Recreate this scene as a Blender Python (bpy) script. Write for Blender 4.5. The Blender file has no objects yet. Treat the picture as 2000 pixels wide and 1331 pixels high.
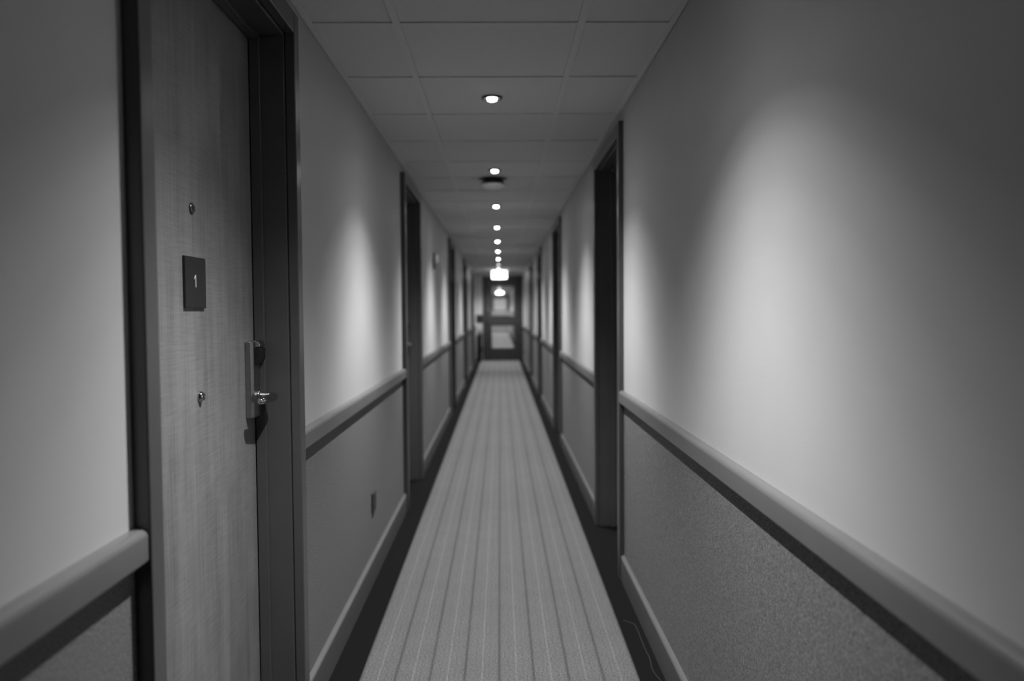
import bpy, bmesh, math
from mathutils import Vector, Matrix

scene = bpy.context.scene
COL = scene.collection

# ------------------------------------------------------------------ dimensions (metres; +Y runs down the corridor)
LL, LR = 0.621, 0.577          # lateral distance of the left / right wall from the camera axis
CEIL = 2.21
Y0, YD, Y1 = -2.2, 20.2, 46.0  # wall behind camera, glazed cross door, end of next section
CAM_H = 1.28

# ------------------------------------------------------------------ materials
def new_mat(name):
    m = bpy.data.materials.new(name)
    m.use_nodes = True
    nt = m.node_tree
    return m, nt, nt.nodes['Principled BSDF']

def g3(v):
    return (v, v, v, 1.0)

def plain(name, v, rough=0.5, metal=0.0, spec=0.5, var=0.05, vscale=30.0, bump=0.0, bscale=200.0):
    m, nt, b = new_mat(name)
    b.inputs['Roughness'].default_value = rough
    b.inputs['Metallic'].default_value = metal
    b.inputs['Specular IOR Level'].default_value = spec
    tc = nt.nodes.new('ShaderNodeTexCoord')
    n = nt.nodes.new('ShaderNodeTexNoise')
    n.inputs['Scale'].default_value = vscale
    n.inputs['Detail'].default_value = 3
    nt.links.new(tc.outputs['Object'], n.inputs['Vector'])
    r = nt.nodes.new('ShaderNodeValToRGB')
    r.color_ramp.elements[0].position = 0.3
    r.color_ramp.elements[1].position = 0.7
    r.color_ramp.elements[0].color = g3(v * (1 - var))
    r.color_ramp.elements[1].color = g3(v * (1 + var))
    nt.links.new(n.outputs['Fac'], r.inputs['Fac'])
    nt.links.new(r.outputs['Color'], b.inputs['Base Color'])
    if bump:
        n2 = nt.nodes.new('ShaderNodeTexNoise')
        n2.inputs['Scale'].default_value = bscale
        n2.inputs['Detail'].default_value = 4
        nt.links.new(tc.outputs['Object'], n2.inputs['Vector'])
        bp = nt.nodes.new('ShaderNodeBump')
        bp.inputs['Strength'].default_value = bump
        bp.inputs['Distance'].default_value = 0.002
        nt.links.new(n2.outputs['Fac'], bp.inputs['Height'])
        nt.links.new(bp.outputs['Normal'], b.inputs['Normal'])
    return m

def emit_mat(name, strength):
    m, nt, b = new_mat(name)
    b.inputs['Base Color'].default_value = g3(0.8)
    b.inputs['Emission Color'].default_value = g3(1.0)
    b.inputs['Emission Strength'].default_value = strength
    return m

def speckle_mat(name, lo, hi, scale, rough, bump):
    m, nt, b = new_mat(name)
    b.inputs['Roughness'].default_value = rough
    b.inputs['Specular IOR Level'].default_value = 0.3
    tc = nt.nodes.new('ShaderNodeTexCoord')
    n = nt.nodes.new('ShaderNodeTexNoise')
    n.inputs['Scale'].default_value = scale
    n.inputs['Detail'].default_value = 3.0
    n.inputs['Roughness'].default_value = 0.7
    nt.links.new(tc.outputs['Object'], n.inputs['Vector'])
    r = nt.nodes.new('ShaderNodeValToRGB')
    r.color_ramp.elements[0].position = 0.32
    r.color_ramp.elements[1].position = 0.68
    r.color_ramp.elements[0].color = g3(lo)
    r.color_ramp.elements[1].color = g3(hi)
    nt.links.new(n.outputs['Fac'], r.inputs['Fac'])
    nt.links.new(r.outputs['Color'], b.inputs['Base Color'])
    bp = nt.nodes.new('ShaderNodeBump')
    bp.inputs['Strength'].default_value = bump
    bp.inputs['Distance'].default_value = 0.0015
    nt.links.new(n.outputs['Fac'], bp.inputs['Height'])
    nt.links.new(bp.outputs['Normal'], b.inputs['Normal'])
    return m

def wood_mat(name):
    m, nt, b = new_mat(name)
    b.inputs['Roughness'].default_value = 0.5
    b.inputs['Specular IOR Level'].default_value = 0.35
    tc = nt.nodes.new('ShaderNodeTexCoord')
    def noise(sx, sy, sz, scale, detail, rot=0.0):
        mp = nt.nodes.new('ShaderNodeMapping')
        mp.inputs['Scale'].default_value = (sx, sy, sz)
        mp.inputs['Rotation'].default_value = (rot, 0, 0)
        nt.links.new(tc.outputs['Object'], mp.inputs['Vector'])
        n = nt.nodes.new('ShaderNodeTexNoise')
        n.inputs['Scale'].default_value = scale
        n.inputs['Detail'].default_value = detail
        nt.links.new(mp.outputs['Vector'], n.inputs['Vector'])
        return n.outputs['Fac']
    broad = noise(1, 22, 0.7, 1.0, 4)          # wide vertical bands of veneer
    fine = noise(1, 240, 5.0, 1.0, 3)          # fine vertical pores
    cross = noise(1, 12, 210, 1.0, 2, 0.16)    # short slanting rays across the grain
    patch = noise(1, 7, 5, 1.0, 2)             # where the rays show
    def mix(a, bb, fa, fb):
        ma = nt.nodes.new('ShaderNodeMath'); ma.operation = 'MULTIPLY_ADD'
        if isinstance(a, float): ma.inputs[0].default_value = a
        else: nt.links.new(a, ma.inputs[0])
        ma.inputs[1].default_value = fa
        if isinstance(bb, float): ma.inputs[2].default_value = bb
        else: nt.links.new(bb, ma.inputs[2])
        return ma.outputs[0]
    pm = nt.nodes.new('ShaderNodeMath'); pm.operation = 'MULTIPLY'
    nt.links.new(cross, pm.inputs[0]); nt.links.new(patch, pm.inputs[1])
    s = mix(broad, 0.0, 0.45, 0)
    s = mix(fine, s, 0.40, 0)
    s = mix(pm.outputs[0], s, 0.55, 0)
    r = nt.nodes.new('ShaderNodeValToRGB')
    r.color_ramp.elements[0].position = 0.36
    r.color_ramp.elements[1].position = 0.74
    r.color_ramp.elements[0].color = g3(0.115)
    r.color_ramp.elements[1].color = g3(0.24)
    nt.links.new(s, r.inputs['Fac'])
    nt.links.new(r.outputs['Color'], b.inputs['Base Color'])
    bp = nt.nodes.new('ShaderNodeBump')
    bp.inputs['Strength'].default_value = 0.10
    bp.inputs['Distance'].default_value = 0.001
    nt.links.new(s, bp.inputs['Height'])
    nt.links.new(bp.outputs['Normal'], b.inputs['Normal'])
    return m

def runner_mat(name):
    m, nt, b = new_mat(name)
    b.inputs['Roughness'].default_value = 0.9
    b.inputs['Specular IOR Level'].default_value = 0.1
    tc = nt.nodes.new('ShaderNodeTexCoord')
    sep = nt.nodes.new('ShaderNodeSeparateXYZ')
    nt.links.new(tc.outputs['Object'], sep.inputs[0])
    def math_(op, a, bb=None):
        q = nt.nodes.new('ShaderNodeMath'); q.operation = op
        for i, v in enumerate((a, bb)):
            if v is None: continue
            if isinstance(v, (int, float)): q.inputs[i].default_value = v
            else: nt.links.new(v, q.inputs[i])
        return q.outputs[0]
    P = 0.1205
    pp = math_('PINGPONG', sep.outputs['X'], P / 2)
    f = math_('DIVIDE', pp, P / 2)
    r = nt.nodes.new('ShaderNodeValToRGB')
    cr = r.color_ramp
    cr.elements[0].position = 0.0; cr.elements[0].color = g3(0.072)
    cr.elements[1].position = 1.0; cr.elements[1].color = g3(0.165)
    for p, v in ((0.05, 0.076), (0.10, 0.118), (0.5, 0.126), (0.58, 0.114), (0.70, 0.128), (0.94, 0.120), (0.965, 0.16)):
        e = cr.elements.new(p); e.color = g3(v)
    nt.links.new(f, r.inputs['Fac'])
    # loop-pile weave: rows of little ribs along and across
    wy = math_('SINE', math_('MULTIPLY', math_('ADD', sep.outputs['Y'], math_('MULTIPLY', sep.outputs['X'], 0.35)), 900.0))
    wx = math_('SINE', math_('MULTIPLY', sep.outputs['X'], 1040.0))
    n = nt.nodes.new('ShaderNodeTexNoise')
    n.inputs['Scale'].default_value = 170; n.inputs['Detail'].default_value = 4
    nt.links.new(tc.outputs['Object'], n.inputs['Vector'])
    n2 = nt.nodes.new('ShaderNodeTexNoise')
    n2.inputs['Scale'].default_value = 7; n2.inputs['Detail'].default_value = 4
    nt.links.new(tc.outputs['Object'], n2.inputs['Vector'])
    w = math_('MULTIPLY', math_('ADD', wy, wx), 0.10)
    w = math_('ADD', w, math_('MULTIPLY', n.outputs['Fac'], 2.6))
    w = math_('ADD', w, math_('MULTIPLY', n2.outputs['Fac'], 0.18))
    w = math_('ADD', w, -0.43)
    mul = nt.nodes.new('ShaderNodeMixRGB'); mul.blend_type = 'MULTIPLY'; mul.inputs[0].default_value = 1.0
    nt.links.new(r.outputs['Color'], mul.inputs[1]); nt.links.new(w, mul.inputs[2])
    nt.links.new(mul.outputs[0], b.inputs['Base Color'])
    bp = nt.nodes.new('ShaderNodeBump')
    bp.inputs['Strength'].default_value = 0.4; bp.inputs['Distance'].default_value = 0.002
    nt.links.new(w, bp.inputs['Height']); nt.links.new(bp.outputs['Normal'], b.inputs['Normal'])
    return m

def glass_mat(name):
    m, nt, b = new_mat(name)
    b.inputs['Base Color'].default_value = g3(0.9)
    b.inputs['Roughness'].default_value = 0.02
    b.inputs['Transmission Weight'].default_value = 1.0
    b.inputs['IOR'].default_value = 1.45
    return m

M = dict(
    wall=plain('wall_paint', 0.45, 0.55, var=0.025, vscale=3.0, bump=0.10, bscale=160, spec=0.3),
    wainscot=speckle_mat('speckled_wall_vinyl', 0.045, 0.250, 240.0, 0.6, 0.35),
    ceiling=plain('ceiling_tile', 0.60, 0.9, var=0.03, vscale=60, bump=0.10, bscale=300, spec=0.1),
    grid=plain('ceiling_grid_paint', 0.60, 0.6, var=0.02, spec=0.3),
    trim=plain('rail_paint', 0.130, 0.28, var=0.04, vscale=12),
    frame=plain('frame_paint', 0.068, 0.28, var=0.05, vscale=10, bump=0.03, bscale=80),
    leaf=wood_mat('door_veneer'),
    enddoor=plain('dark_door_paint', 0.028, 0.45, var=0.05),
    border=plain('dark_carpet_pile', 0.009, 0.95, var=0.4, vscale=220, bump=0.4, bscale=500, spec=0.04),
    runner=runner_mat('striped_carpet'),
    plate=plain('sign_dark', 0.014, 0.4, var=0.05),
    numeral=plain('sign_numeral', 0.62, 0.5, var=0.02),
    chrome=plain('satin_metal', 0.36, 0.34, metal=1.0, var=0.05, vscale=90),
    polish=plain('polished_metal', 0.55, 0.12, metal=1.0, var=0.15, vscale=300),
    smoke_metal=plain('dull_dark_metal', 0.16, 0.3, metal=1.0, var=0.4, vscale=400),
    black=plain('black_plastic_and_shade', 0.010, 0.35, var=0.1),
    dark=plain('dark_plastic', 0.035, 0.6, var=0.1),
    cover=plain('pale_cover', 0.80, 0.4, var=0.02),
    white=plain('white_plastic', 0.60, 0.45, var=0.02),
    ext=plain('extinguisher_paint', 0.025, 0.35, var=0.05),
    mid=plain('grey_plastic', 0.09, 0.5, var=0.05),
    pale=plain('pale_rail_paint', 0.15, 0.4, var=0.03),
    greydoor=plain('grey_door_paint', 0.20, 0.5, var=0.04),
    base=plain('skirting_paint', 0.125, 0.22, var=0.04, vscale=12, spec=0.6),
    thread=plain('pale_thread', 0.075, 0.8, var=0.1),
    ring=plain('lamp_ring', 0.035, 0.4, var=0.05),
    lamp=emit_mat('lamp_glow', 34.0),
    lamp_dim=emit_mat('weak_lamp_glow', 7.0),
    pane_lit=emit_mat('lit_frosted_pane', 0.13),
    exit=emit_mat('lit_sign_face', 5.0),
    exit_far=emit_mat('lit_far_sign_face', 16.0),
    glass=glass_mat('clear_glass'),
)

# ------------------------------------------------------------------ mesh helpers
class MB:
    """collects solids into one bmesh"""
    def __init__(self):
        self.bm = bmesh.new()
    def box(self, x0, x1, y0, y1, z0, z1, mi=0):
        x0, x1 = sorted((x0, x1)); y0, y1 = sorted((y0, y1)); z0, z1 = sorted((z0, z1))
        vs = [self.bm.verts.new((x, y, z)) for x in (x0, x1) for y in (y0, y1) for z in (z0, z1)]
        for q in ((0, 1, 3, 2), (4, 6, 7, 5), (0, 4, 5, 1), (2, 3, 7, 6), (0, 2, 6, 4), (1, 5, 7, 3)):
            f = self.bm.faces.new([vs[i] for i in q]); f.material_index = mi
        return self
    def prism(self, pts, axis, a, b, mi=0):
        """closed 2-D outline swept along an axis: axis 'y' -> pts are (x,z); 'z' -> (x,y); 'x' -> (y,z)"""
        def P(p, t):
            return {'y': (p[0], t, p[1]), 'z': (p[0], p[1], t), 'x': (t, p[0], p[1])}[axis]
        A = [self.bm.verts.new(P(p, a)) for p in pts]
        B = [self.bm.verts.new(P(p, b)) for p in pts]
        n = len(pts)
        fs = [self.bm.faces.new(A), self.bm.faces.new(B[::-1])]
        for i in range(n):
            fs.append(self.bm.faces.new((A[i], A[(i + 1) % n], B[(i + 1) % n], B[i])))
        for f in fs: f.material_index = mi
        return self
    def lathe(self, prof, n=40, mat=None, smooth=True):
        """prof: list of (r, h) spun round +Z, then placed by the 4x4 matrix"""
        mat = mat or Matrix.Identity(4)
        rings = []
        for r, h in prof:
            if r < 1e-6:
                rings.append([self.bm.verts.new(mat @ Vector((0, 0, h)))])
            else:
                rings.append([self.bm.verts.new(mat @ Vector((r * math.cos(2 * math.pi * k / n), r * math.sin(2 * math.pi * k / n), h))) for k in range(n)])
        for a, b in zip(rings, rings[1:]):
            for k in range(n):
                k2 = (k + 1) % n
                if len(a) == 1 and len(b) == 1: continue
                if len(a) == 1: f = self.bm.faces.new((a[0], b[k], b[k2]))
                elif len(b) == 1: f = self.bm.faces.new((a[k], b[0], a[k2]))
                else: f = self.bm.faces.new((a[k], b[k], b[k2], a[k2]))
                f.smooth = smooth
        if len(rings[0]) > 1: self.bm.faces.new(rings[0][::-1])
        if len(rings[-1]) > 1: self.bm.faces.new(rings[-1])
        return self
    def tube(self, pts, radii, n=20):
        pts = [Vector(p) for p in pts]
        if isinstance(radii, (int, float)): radii = [radii] * len(pts)
        rings = []
        up = Vector((0, 0, 1))
        for i, p in enumerate(pts):
            d = (pts[min(i + 1, len(pts) - 1)] - pts[max(i - 1, 0)]).normalized()
            u = d.cross(up)
            if u.length < 1e-3: u = d.cross(Vector((1, 0, 0)))
            u.normalize(); w = u.cross(d)
            rings.append([self.bm.verts.new(p + radii[i] * (math.cos(2 * math.pi * k / n) * u + math.sin(2 * math.pi * k / n) * w)) for k in range(n)])
        for a, b in zip(rings, rings[1:]):
            for k in range(n):
                f = self.bm.faces.new((a[k], a[(k + 1) % n], b[(k + 1) % n], b[k])); f.smooth = True
        self.bm.faces.new(rings[0][::-1]); self.bm.faces.new(rings[-1])
        return self
    def build(self, name, mats, parent=None, bevel=0.0, seg=3):
        bmesh.ops.recalc_face_normals(self.bm, faces=self.bm.faces[:])
        me = bpy.data.meshes.new(name)
        self.bm.to_mesh(me); self.bm.free()
        for m in (mats if isinstance(mats, (list, tuple)) else [mats]):
            me.materials.append(m)
        o = bpy.data.objects.new(name, me)
        COL.objects.link(o)
        if parent: o.parent = parent
        if bevel:
            md = o.modifiers.new('soft_edges', 'BEVEL')
            md.width = bevel; md.segments = seg; md.limit_method = 'ANGLE'; md.angle_limit = math.radians(40)
            md.harden_normals = True
        return o

def tag(o, label=None, cat=None, group=None, kind=None):
    if label: o['label'] = label
    if cat: o['category'] = cat
    if group: o['group'] = group
    if kind: o['kind'] = kind
    return o

def empty(name, loc, **kw):
    o = bpy.data.objects.new(name, None)
    o.empty_display_size = 0.05
    o.location = loc
    COL.objects.link(o)
    return tag(o, **kw)

def copy_tree(o, parent=None):
    c = o.copy(); COL.objects.link(c)
    if parent: c.parent = parent
    for ch in list(o.children): copy_tree(ch, c)
    return c

ORD = ['nearest', 'second', 'third', 'fourth', 'fifth', 'sixth', 'seventh', 'eighth', 'ninth', 'tenth', 'eleventh']

# ------------------------------------------------------------------ doors: positions of the outer frame edges
DOORS_L = [(1.335, 2.400), (5.02, 6.05), (9.55, 10.58), (13.3, 14.3), (17.2, 18.2)]
DOORS_R = [(3.70, 4.70), (7.42, 8.42), (10.90, 11.90), (14.1, 15.1)]
AW, AT_L, AT_R = 0.052, 0.029, 0.024     # architrave width and thickness
HEAD = 2.155                              # top of architrave
WT = 0.18                                 # wall thickness

# ------------------------------------------------------------------ shell
def wall(name, sx, lat, doors, rail_z):
    mb = MB()
    edges = []
    y = Y0
    for a, b in doors:
        edges.append((y, a + 0.036)); y = b - 0.036
    edges.append((y, Y1))
    for a, b in edges:
        mb.box(sx * lat, sx * (lat + WT), a, b, rail_z, CEIL + 0.08, 0)
        mb.box(sx * lat, sx * (lat + WT), a, b, 0.0, rail_z, 1)
    for a, b in doors:
        mb.box(sx * lat, sx * (lat + WT), a + 0.036, b - 0.036, HEAD - 0.03, CEIL + 0.08, 0)
    return tag(mb.build(name, [M['wall'], M['wainscot']]), kind='structure')

RAIL_L, RAIL_R = 0.918, 0.902
wall('wall_left', -1, LL, DOORS_L, RAIL_L - 0.03)
wall('wall_right', 1, LR, DOORS_R, RAIL_R - 0.03)
tag(MB().box(-LL, LR, Y0 - 0.15, Y0, 0, CEIL + 0.08).build('wall_front', M['wall']), kind='structure')
tag(MB().box(-LL, LR, Y1, Y1 + 0.15, 0, CEIL + 0.08).build('wall_end', M['wall']), kind='structure')
tag(MB().box(-LL - WT, LR + WT, Y0 - 0.15, Y1 + 0.15, -0.1, 0).build('floor', M['border']), kind='structure')

# suspended ceiling: tiles sit a few millimetres above the exposed grid
ceil = MB()
ceil.box(-LL - WT, LR + WT, Y0 - 0.15, Y1 + 0.15, CEIL + 0.006, CEIL + 0.08)
ceil = tag(ceil.build('ceiling', M['ceiling']), kind='structure')
RUN = (-0.3286, 0.2716)
CROSS0 = 2.62
gm = MB()
for x in RUN:
    gm.box(x - 0.012, x + 0.012, Y0, YD, CEIL, CEIL + 0.0065)
    gm.box(x - 0.012, x + 0.012, YD + 0.1, Y1, CEIL, CEIL + 0.0065)
k = int((Y0 - CROSS0) / 0.6)
y = CROSS0 + 0.6 * k
xs = [-LL, RUN[0] - 0.012, RUN[0] + 0.012, RUN[1] - 0.012, RUN[1] + 0.012, LR]
while y < Y1 - 0.2:
    if abs(y - YD) > 0.25:
        for a, b in ((xs[0], xs[1]), (xs[2], xs[3]), (xs[4], xs[5])):
            gm.box(a, b, y - 0.012, y + 0.012, CEIL + 0.0012, CEIL + 0.0065)
    y += 0.6
for sx, lat in ((-1, LL), (1, LR)):
    gm.box(sx * (lat - 0.022), sx * (lat - 0.0025), Y0, YD, CEIL - 0.001, CEIL + 0.0065)
g = gm.build('ceiling_grid', M['grid'], ceil)

# dado rails, baseboards, split at every door
def rail_profile(sx, lat, top):
    t, h, r = 0.0245, 0.060, 0.0135
    p = [(0, 0), (t - r, -0.001)]
    for i in range(1, 9):
        a = math.pi / 2 * i / 8
        p.append((t - r + r * math.sin(a), -0.001 - r * (1 - math.cos(a))))
    rb = 0.007
    for i in range(0, 6):
        a = math.pi / 2 * i / 5
        p.append((t - rb + rb * math.cos(a), -h + rb - rb * math.sin(a)))
    p.append((0, -h))
    return [(sx * (lat - u), top + w) for u, w in p]

def base_profile(sx, lat):
    t = 0.017
    p = [(0, 0.122), (0.010, 0.1200), (0.0145, 0.1165), (t, 0.110), (t, 0.0), (0, 0)]
    return [(sx * (lat - u), z) for u, z in p]

nrail = 0
for sx, lat, doors, top, side in ((-1, LL, DOORS_L, RAIL_L, 'left'), (1, LR, DOORS_R, RAIL_R, 'right')):
    y = Y0 + 0.002
    for a, b in doors + [(YD - 0.06, None)]:
        nrail += 1
        o = MB().prism(rail_profile(sx, lat, top), 'y', y, a - 0.0015).build('trim_%d' % nrail, M['trim'])
        for f in o.data.polygons: f.use_smooth = len(f.vertices) == 4
        o.data.set_sharp_from_angle(angle=math.radians(35))
        tag(o, kind='structure')
        o = MB().prism(base_profile(sx, lat), 'y', y, a - 0.0015).build('baseboard_' + side, M['base'], bevel=0.0015, seg=2)
        tag(o, kind='structure')
        if b: y = b + 0.0015

# ------------------------------------------------------------------ room doors
def lock(parent, sx, u0, v):
    """hotel card lock; u0 = edge of body farthest from the door's closing edge, built towards +u (s=1) or -u (s=-1)"""
    s = 1 if sx < 0 else -1
    U = lambda u: u0 + s * u
    X = lambda p: sx * (v - p)             # p = how far it stands off the leaf
    z0, z1 = 0.979, 1.197
    mb = MB()
    pts = [(0, 0), (0.0, 0.0165), (0.012, 0.021), (0.070, 0.021), (0.080, 0.016), (0.080, 0)]
    mb.prism([(X(p), U(u)) for u, p in pts], 'z', z0, z1)
    body = mb.build('card_lock', M['chrome'], parent, bevel=0.003)
    # sloping metal hood over the reader
    mb = MB()
    pts = [(0.018, z1 - 0.0165), (0.018, z1 + 0.002), (0.024, z1 + 0.0035), (0.030, z1 + 0.0005), (0.0365, z1 - 0.008), (0.0365, z1 - 0.0165)]
    mb.prism([(X(p), z) for p, z in pts], 'y', U(0.022), U(0.074))
    mb.build('reader_hood', M['polish'], body, bevel=0.003)
    mb = MB()
    pts = [(0.019, z1 - 0.070), (0.019, z1 - 0.018), (0.0375, z1 - 0.018), (0.038, z1 - 0.050), (0.032, z1 - 0.062), (0.024, z1 - 0.067)]
    mb.prism([(X(p), z) for p, z in pts], 'y', U(0.024), U(0.072))
    mb.build('card_reader', M['black'], body, bevel=0.002)
    # lever: neck out of the plate, bend, grip pointing back along the leaf
    zc = 1.038
    mb = MB()
    um = 0.055
    path, rad = [], []
    for i in range(4):
        path.append((X(0.018 + 0.0115 * i), U(um), zc)); rad.append(0.0105)
    for i in range(1, 7):
        a = math.pi / 2 * i / 6
        path.append((X(0.0525 + 0.0135 * math.sin(a)), U(um - 0.0135 * (1 - math.cos(a))), zc - 0.0004 * i)); rad.append(0.0105 + 0.0003 * i)
    for i in range(1, 7):
        path.append((X(0.066 - 0.0013 * i), U(um - 0.0135 - 0.0158 * i), zc - 0.0024 - 0.0003 * i)); rad.append(0.0123 - 0.00045 * i)
    path.append((X(0.0575), U(um - 0.0135 - 0.0985), zc - 0.0044)); rad.append(0.0072)
    path.append((X(0.0573), U(um - 0.0135 - 0.1010), zc - 0.0045)); rad.append(0.0045)
    mb.tube(path, rad)
    mb.lathe([(0.016, 0.0), (0.016, 0.004), (0.013, 0.006)], 28, Matrix.Translation((X(0.0205), U(um), zc)) @ Matrix.Rotation(-sx * math.pi / 2, 4, 'Y'))
    mb.build('lever_handle', M['polish'], body)
    return body

def room_door(num, sx, lat, y0, y1, at, label, full):
    root = empty('door_%d' % num, (sx * lat, y0, 0), label=label, cat='door', kind='structure')
    W = y1 - y0
    X = lambda v: sx * v                   # v = depth into the wall, negative = into the corridor
    fr = MB()
    for a, b in ((0.0, AW), (W - AW, W)):
        fr.box(X(-at), X(0), a, b, 0.0, HEAD)
    fr.box(X(-at), X(0), AW, W - AW, 2.092, HEAD)
    fr.build('door_frame', M['frame'], root, bevel=0.0035)
    li = MB()
    e = AW + 0.009
    for a, b in ((0.037, e), (W - e, W - 0.037)):
        li.box(X(0.001), X(0.165), a, b, 0.0, 2.124)
    li.box(X(0.001), X(0.165), e, W - e, 2.082, 2.124)
    s = e + 0.013
    for a, b in ((e, s), (W - s, W - e)):
        li.box(X(0.068), X(0.0975), a, b, 0.0, 2.082)
    li.box(X(0.068), X(0.0975), s, W - s, 2.068, 2.082)
    li.build('door_lining', M['frame'], root, bevel=0.002, seg=2)
    lv = 0.101
    leaf = MB().box(X(lv), X(lv + 0.045), e + 0.003, W - e - 0.003, 0.006, 2.079).build('door_leaf', M['leaf'], root, bevel=0.001, seg=1)
    if sx < 0:
        lock(root, sx, 2.247 - 1.335 + (W - 1.065), lv)
    elif full:
        lock(root, sx, W - (2.247 - 1.335 + (W - 1.065)), lv)
    return root, leaf, lv

ld = ['wood veneer bedroom door with dark frame and number 1 plate in left wall',
      'second bedroom door in left wall, lever handle showing in dark frame',
      'third dark framed door recessed in left wall beyond the wall sounder',
      'fourth dark framed door recessed in left wall',
      'last narrow dark framed door in left wall before the glazed door']
rd = ['nearest dark framed door recessed in right wall',
      'second dark framed door recessed in right wall',
      'third dark framed door recessed in right wall',
      'farthest dark framed door recessed in right wall']
num = 0
for i, (a, b) in enumerate(DOORS_L):
    num += 1
    root, leaf, lv = room_door(num, -1, LL, a, b, AT_L, ld[i], True)
    if i == 0:
        # number plate, numeral, two door viewers
        xf = -lv
        pu0, pu1 = 1.820 - a, 1.946 - a
        pl = MB().box(xf + 0.0005, xf + 0.0065, pu0, pu1, 1.291, 1.411).build('number_plate', M['plate'], root, bevel=0.0008, seg=2)
        tag(pl, label='dark square plate with a small pale numeral 1')
        uc, zc = 1.878 - a, 1.3545
        xs_ = (xf + 0.0066, xf + 0.0071)
        h = 0.0145
        # from the corridor, reading left to right runs towards +Y on the left wall
        one = [(0.0016, -h), (0.0050, -h), (0.0050, h), (0.0020, h), (-0.0062, h - 0.0072), (-0.0062, h - 0.0110), (0.0016, h - 0.0048)]
        MB().prism([(uc + q, zc + z) for q, z in one], 'x', xs_[0], xs_[1]).build('numeral', M['numeral'], pl)
        for yy, zz, proud in ((1.881, 1.5245, 0.0065), (1.9065, 1.079, 0.011)):
            mt = Matrix.Translation((xf, yy - a, zz)) @ Matrix.Rotation(math.pi / 2, 4, 'Y')
            v = MB().lathe([(0.0135, 0.0002), (0.0135, 0.0025), (0.0120, proud * 0.6), (0.0085, proud), (0.0070, proud), (0.0060, proud - 0.002)], 36, mt).build('door_viewer', M['smoke_metal'] if proud < 0.01 else M['polish'], root)
            mt2 = mt @ Matrix.Translation((0, 0, proud - 0.0035))
            MB().lathe([(0.0062, 0.0), (0.0050, 0.0022), (0.0030, 0.0032), (0.0, 0.0036)], 28, mt2).build('viewer_lens', M['black'], v)
for i, (a, b) in enumerate(DOORS_R):
    num += 1
    room_door(num, 1, LR, a, b, AT_R, rd[i], i < 2)

# ------------------------------------------------------------------ glazed cross-corridor doors
def glazed_door(num, yd, label):
    root = empty('door_%d' % num, (0, yd, 0), label=label, cat='door', kind='structure')
    fl, fr_ = -0.443, LR - 0.002
    top = 2.15
    f = MB()
    f.box(fl, fl + 0.045, -0.02, 0.10, 0, top)
    f.box(fr_ - 0.035, fr_, -0.02, 0.10, 0, top)
    f.box(fl + 0.045, fr_ - 0.035, -0.02, 0.10, top - 0.05, top)
    f.build('door_frame', M['enddoor'], root, bevel=0.003)
    x0, x1 = fl + 0.048, fr_ - 0.038
    z1 = top - 0.053
    gx0, gx1 = -0.213, 0.355
    zs = (0.008, 0.31, 0.885, 1.135, 1.90, z1)
    l = MB()
    l.box(x0, gx0, 0.01, 0.055, zs[0], z1)
    l.box(gx1, x1, 0.01, 0.055, zs[0], z1)
    for a, b in ((0, 1), (2, 3), (4, 5)):
        l.box(gx0, gx1, 0.01, 0.055, zs[a], zs[b])
    l.build('door_leaf', M['enddoor'], root, bevel=0.002, seg=2)
    MB().box(gx0, gx1, 0.029, 0.036, zs[1], zs[2]).build('glass_pane', M['glass'], root)
    MB().box(gx0, gx1, 0.029, 0.036, zs[3], zs[4]).build('glass_pane', M['glass'], root)
    b = MB()
    b.box(gx0 - 0.005, gx1 + 0.005, -0.012, 0.009, 1.150, 1.262)
    tag(b.build('push_rail', M['pale'], root, bevel=0.006), label='pale metal rail across the door under the upper pane')
    h = MB()
    h.box(x0 + 0.055, x0 + 0.125, 0.004, 0.009, 0.95, 1.38)
    h.tube([(x0 + 0.09, 0.005, 1.02), (x0 + 0.09, -0.045, 1.02), (x0 + 0.09, -0.05, 1.05), (x0 + 0.09, -0.05, 1.28), (x0 + 0.09, -0.045, 1.31), (x0 + 0.09, 0.005, 1.31)], 0.010)
    h.build('pull_handle', M['dark'], root)
    return root

num += 1
glazed_door(num, YD, 'dark fire door with two glass panes closing the far end of the corridor')
num += 1
fd = empty('door_%d' % num, (0, Y1, 0), label='farther door with a pale frosted pane, seen through the upper pane of the fire door', cat='door', kind='structure')
f = MB()
f.box(-0.44, -0.38, -0.03, -0.001, 0, 2.15); f.box(0.46, 0.52, -0.03, -0.001, 0, 2.15); f.box(-0.38, 0.46, -0.03, -0.001, 2.09, 2.15)
f.build('door_frame', M['greydoor'], fd, bevel=0.003)
f = MB()
f.box(-0.378, -0.36, -0.02, -0.002, 0.01, 2.085); f.box(0.36, 0.458, -0.02, -0.002, 0.01, 2.085)
f.box(-0.36, 0.36, -0.02, -0.002, 0.01, 1.31); f.box(-0.36, 0.36, -0.02, -0.002, 1.97, 2.085)
f.build('door_leaf', M['greydoor'], fd)
MB().box(-0.36, 0.36, -0.014, -0.006, 1.31, 1.97).build('frosted_pane', M['pane_lit'], fd)
w = MB()
w.box(-LL, -0.443, YD - 0.005, YD + 0.10, 0, CEIL + 0.006)
w.box(-0.443, LR, YD - 0.005, YD + 0.10, 2.15, CEIL + 0.006)
tag(w.build('wall_back', M['wall']), kind='structure')

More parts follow.
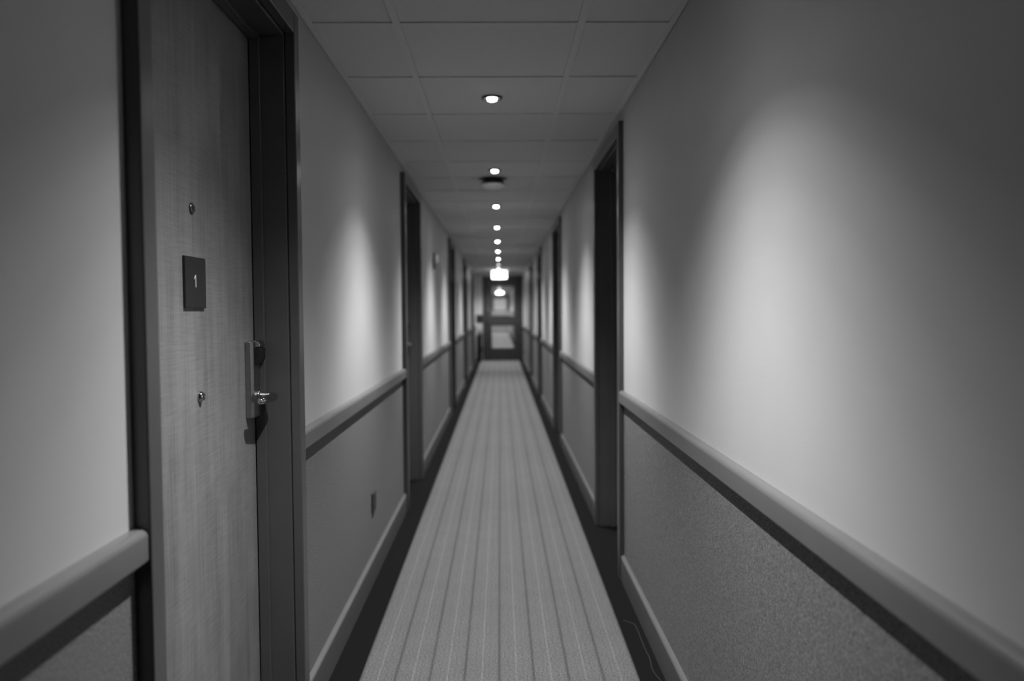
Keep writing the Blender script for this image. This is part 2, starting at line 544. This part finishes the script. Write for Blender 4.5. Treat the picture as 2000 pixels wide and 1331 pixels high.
# ------------------------------------------------------------------ carpet runners
RX0, RX1, RT = -0.498, 0.471, 0.006
def runner(y0, y1, label):
    cx = (RX0 + RX1) / 2
    mb = MB().box(RX0 - cx, RX1 - cx, y0, y1, 0.0, RT)
    o = mb.build('carpet_runner', M['runner'], bevel=0.003, seg=2)
    o.location = (cx, 0, 0.0005)
    return tag(o, label=label, cat='carpet', group='striped corridor carpets')
runner(Y0 + 0.05, YD - 0.02, 'long grey carpet runner with dark and pale stripes down the corridor')
runner(YD + 0.12, Y1 - 0.3, 'striped grey carpet runner seen through the lower pane of the fire door')

# ------------------------------------------------------------------ lamps
def lamp_data(name, power):
    L = bpy.data.lights.new(name, 'POINT')
    L.energy = power
    L.shadow_soft_size = 0.012
    L.use_nodes = True
    nt = L.node_tree
    em = nt.nodes['Emission']
    tc = nt.nodes.new('ShaderNodeTexCoord')
    sp = nt.nodes.new('ShaderNodeSeparateXYZ')
    nt.links.new(tc.outputs['Normal'], sp.inputs[0])
    inv = nt.nodes.new('ShaderNodeMath'); inv.operation = 'MULTIPLY'; inv.inputs[1].default_value = LAMP_SIGN
    nt.links.new(sp.outputs['Z'], inv.inputs[0])
    r = nt.nodes.new('ShaderNodeValToRGB')
    cr = r.color_ramp
    cr.elements[0].position = 0.0; cr.elements[0].color = g3(0.0)
    cr.elements[1].position = 1.0; cr.elements[1].color = g3(1.0)
    # reflector lamp: candle power against the cosine of the angle off straight down
    for p, v in ((0.30, 0.004), (0.46, 0.008), (0.59, 0.018), (0.637, 0.043), (0.678, 0.088), (0.714, 0.13), (0.743, 0.19), (0.772, 0.255), (0.815, 0.405), (0.848, 0.545), (0.885, 0.68), (0.94, 0.86)):
        e = cr.elements.new(p); e.color = g3(v)
    nt.links.new(inv.outputs[0], r.inputs['Fac'])
    nt.links.new(r.outputs['Color'], em.inputs['Color'])
    em.inputs['Strength'].default_value = 1.0
    return L

LAMP_SIGN = -1.0
LAMP = lamp_data('reflector_lamp', 228.0)
STRONG = lamp_data('strong_reflector_lamp', 620.0)
LX = -0.0285

def make_downlight():
    root = empty('ceiling_downlight', (LX, 3.52, CEIL))
    # ring with an open, dark recess around the lamp
    MB().lathe([(0.0235, 0.004), (0.0235, 0.0005), (0.034, -0.0015), (0.041, -0.003), (0.0445, -0.0015), (0.0445, 0.005)], 48).build('trim_ring', M['ring'], root)
    MB().lathe([(0.0205, 0.004), (0.0205, -0.005), (0.019, -0.0085), (0.015, -0.0105), (0.008, -0.0114), (0.0, -0.0116)], 48).build('lamp_lens', M['lamp'], root)
    lo = bpy.data.objects.new('lamp_beam', LAMP)
    lo.location = (0, 0, -0.032)
    lo.parent = root
    COL.objects.link(lo)
    return root

first = make_downlight()
ys = [1.72] + [3.52 + 1.8 * k for k in range(10)]
for y in ys:
    if abs(y - 3.52) < 1e-6: o = first
    else:
        o = copy_tree(first); o.location = (LX, y, CEIL)
    k = round((y - 3.52) / 1.8)
    if k == 0: lab = 'nearest round ceiling downlight in view, dark ring around a glowing lamp'
    elif k == -1: lab = 'ceiling downlight just above the picture, lighting the wall opposite the number 1 door'
    elif k == 9: lab = 'round ceiling downlight between the lit exit sign and the fire door'
    elif k == 8: lab = 'round ceiling downlight just in front of the lit exit sign'
    else: lab = 'glowing round ceiling downlight, %s from the camera in the row' % ORD[k]
    if k == 7:
        lab = 'dimmer ceiling downlight, last but one in the row before the lit exit sign'
        for ch in o.children:
            if ch.name.startswith('lamp_lens'):
                ch.data = ch.data.copy(); ch.data.materials[0] = M['lamp_dim']
            if ch.type == 'LIGHT': ch.data = lamp_data('weak_reflector_lamp', 130.0)
    tag(o, label=lab, cat='ceiling light', group='downlights in a row along the ceiling')
for i, y in enumerate((28.72, 32.32, 35.92, 39.52, 42.2, 44.9)):
    o = copy_tree(first); o.location = (LX, y, CEIL)
    for ch in o.children:
        if ch.type == 'LIGHT': ch.data = STRONG
    tag(o, label='ceiling downlight beyond the glazed fire door, %s behind it' % ORD[i], cat='ceiling light', group='downlights beyond the fire door')

# ------------------------------------------------------------------ exit signs
def exit_sign(y, z0, z1, w, mat, label):
    root = empty('exit_sign', (-0.0 + LX * 0.5, y, z0))
    h = z1 - z0
    MB().box(-w / 2, w / 2, -0.02, 0.02, 0, h).build('lit_panel', mat, root, bevel=0.003)
    MB().box(-w / 2 - 0.006, w / 2 + 0.006, -0.026, 0.026, h, h + 0.022).build('housing', M['white'], root, bevel=0.003)
    return tag(root, label=label, cat='exit sign')
exit_sign(18.15, 2.005, 2.185, 0.34, M['exit'], 'glowing white exit sign under the ceiling before the fire door')
exit_sign(38.6, 2.09, 2.185, 0.34, M['exit_far'], 'glowing sign beyond the fire door, seen through its upper pane')

# ------------------------------------------------------------------ detector on the ceiling
d = empty('smoke_detector', (-0.044, 5.66, CEIL), label='round dark ceiling detector with a pale underside, just past the second downlight', cat='smoke detector')
MB().lathe([(0.100, 0.0), (0.098, -0.003), (0.074, -0.006), (0.072, -0.020), (0.092, -0.033), (0.093, -0.036), (0.088, -0.037)], 56).build('detector_body', M['black'], d)
MB().lathe([(0.089, -0.0365), (0.086, -0.046), (0.076, -0.054), (0.058, -0.061), (0.032, -0.065), (0.0, -0.066)], 56).build('detector_cover', M['cover'], d)

# ------------------------------------------------------------------ sounder on left wall
s = empty('alarm_sounder', (-LL, 7.47, 1.75), label='round wall alarm sounder, dark base and pale dome, high on left wall', cat='alarm')
rot = Matrix.Rotation(math.pi / 2, 4, 'Y')
MB().lathe([(0.080, 0.0005), (0.080, 0.012), (0.072, 0.018), (0.050, 0.019)], 48, rot).build('sounder_base', M['mid'], s)
MB().lathe([(0.046, 0.019), (0.045, 0.030), (0.037, 0.042), (0.020, 0.048), (0.0, 0.050)], 40, Matrix.Translation((0, 0, 0.018)) @ rot).build('sounder_dome', M['cover'], s)

# ------------------------------------------------------------------ wall socket
s = empty('wall_socket', (-LL, 3.80, 0.366), label='small wall power socket low on the speckled left wall', cat='socket')
MB().box(0.0003, 0.0105, -0.043, 0.043, -0.047, 0.047).build('face_plate', M['dark'], s, bevel=0.003)
for zc in (0.024, -0.018):
    m = MB()
    m.box(0.0106, 0.0125, -0.017, 0.017, zc - 0.014, zc + 0.014)
    o = m.build('outlet', M['black'], s, bevel=0.0008, seg=2)

# ------------------------------------------------------------------ fire extinguisher in the far left corner
EX, EY = -0.530, 19.98
e = empty('fire_extinguisher', (EX, EY, 0), label='dark fire extinguisher standing in the corner left of the fire door', cat='fire extinguisher')
MB().lathe([(0.066, 0.001), (0.070, 0.01), (0.070, 0.60), (0.066, 0.645), (0.050, 0.685), (0.030, 0.71), (0.022, 0.72), (0.022, 0.745)], 36).build('cylinder', M['ext'], e)
v = MB()
v.box(-0.022, 0.022, -0.024, 0.024, 0.744, 0.79)
v.box(-0.012, 0.012, -0.10, 0.03, 0.80, 0.812)
v.box(-0.012, 0.012, -0.09, -0.02, 0.765, 0.776)
v.build('valve', M['chrome'], e, bevel=0.003)
MB().tube([(0.0, -0.025, 0.77), (0.045, -0.075, 0.76), (0.068, -0.088, 0.66), (0.060, -0.088, 0.46)], 0.011).build('hose', M['black'], e)
MB().lathe([(0.012, 0.0), (0.018, -0.06), (0.034, -0.20), (0.031, -0.20)], 28, Matrix.Translation((0.050, -0.092, 0.46))).build('horn', M['black'], e)
p = MB().box(-0.085, 0.085, -0.004, -0.0006, 0, 0.21).build('extinguisher_notice', M['plate'])
p.location = (-0.530, YD - 0.005, 0.965)
tag(p, label='dark notice plate on the wall above the fire extinguisher', cat='sign')

# ------------------------------------------------------------------ loose thread at the right edge of the carpet
cp = [(0.160 + 0.335, 3.21), (0.508, 3.20), (0.53, 3.18), (0.537, 3.12), (0.536, 3.02), (0.5345, 2.93), (0.538, 2.86), (0.533, 2.81), (0.530, 2.76), (0.537, 2.70), (0.545, 2.66)]
# smooth path through the points
pts = []
for i in range(len(cp) - 1):
    p0, p1, p2, p3 = cp[max(i - 1, 0)], cp[i], cp[i + 1], cp[min(i + 2, len(cp) - 1)]
    for t in (0, .25, .5, .75):
        q = [0.5 * ((2 * p1[j]) + (-p0[j] + p2[j]) * t + (2 * p0[j] - 5 * p1[j] + 4 * p2[j] - p3[j]) * t * t + (-p0[j] + 3 * p1[j] - 3 * p2[j] + p3[j]) * t ** 3) for j in (0, 1)]
        pts.append((q[0], q[1], 0.0022 + 0.0012 * math.sin(3 * i + t * 2)))
o = MB().tube(pts, 0.0007, 8).build('loose_thread', M['thread'])
tag(o, label='thin pale loose thread curling on dark floor edge below right baseboard', cat='thread')

# ------------------------------------------------------------------ camera
F = 1550.0
yaw, pitch, roll = 22.6 / F, 58.7 / F, 0.0075
fwd = Vector((math.sin(yaw) * math.cos(pitch), math.cos(yaw) * math.cos(pitch), -math.sin(pitch)))
right = fwd.cross(Vector((0, 0, 1))).normalized()
up = right.cross(fwd).normalized()
up2 = up * math.cos(roll) + right * math.sin(roll)
right2 = right * math.cos(roll) - up * math.sin(roll)
cd = bpy.data.cameras.new('camera')
cd.sensor_width = 36.0
cd.lens = F / 2000.0 * 36.0
cd.clip_start = 0.05
cd.dof.use_dof = True
cd.dof.focus_distance = 2.08
cd.dof.aperture_fstop = 1.95
co = bpy.data.objects.new('camera', cd)
mw = Matrix((right2, up2, -fwd)).transposed().to_4x4()
mw.translation = Vector((0, 0, CAM_H))
co.matrix_world = mw
COL.objects.link(co)
scene.camera = co

# ------------------------------------------------------------------ world and view
wd = bpy.data.worlds.new('world')
scene.world = wd
wd.use_nodes = True
wd.node_tree.nodes['Background'].inputs['Color'].default_value = (0, 0, 0, 1)
wd.node_tree.nodes['Background'].inputs['Strength'].default_value = 0.0
scene.view_settings.view_transform = 'Standard'
scene.view_settings.look = 'None'
scene.view_settings.gamma = 1.0
scene.view_settings.use_curve_mapping = False
scene.view_settings.exposure = 0.0
scene.cycles.use_denoising = True
scene.cycles.max_bounces = 10
scene.cycles.diffuse_bounces = 6
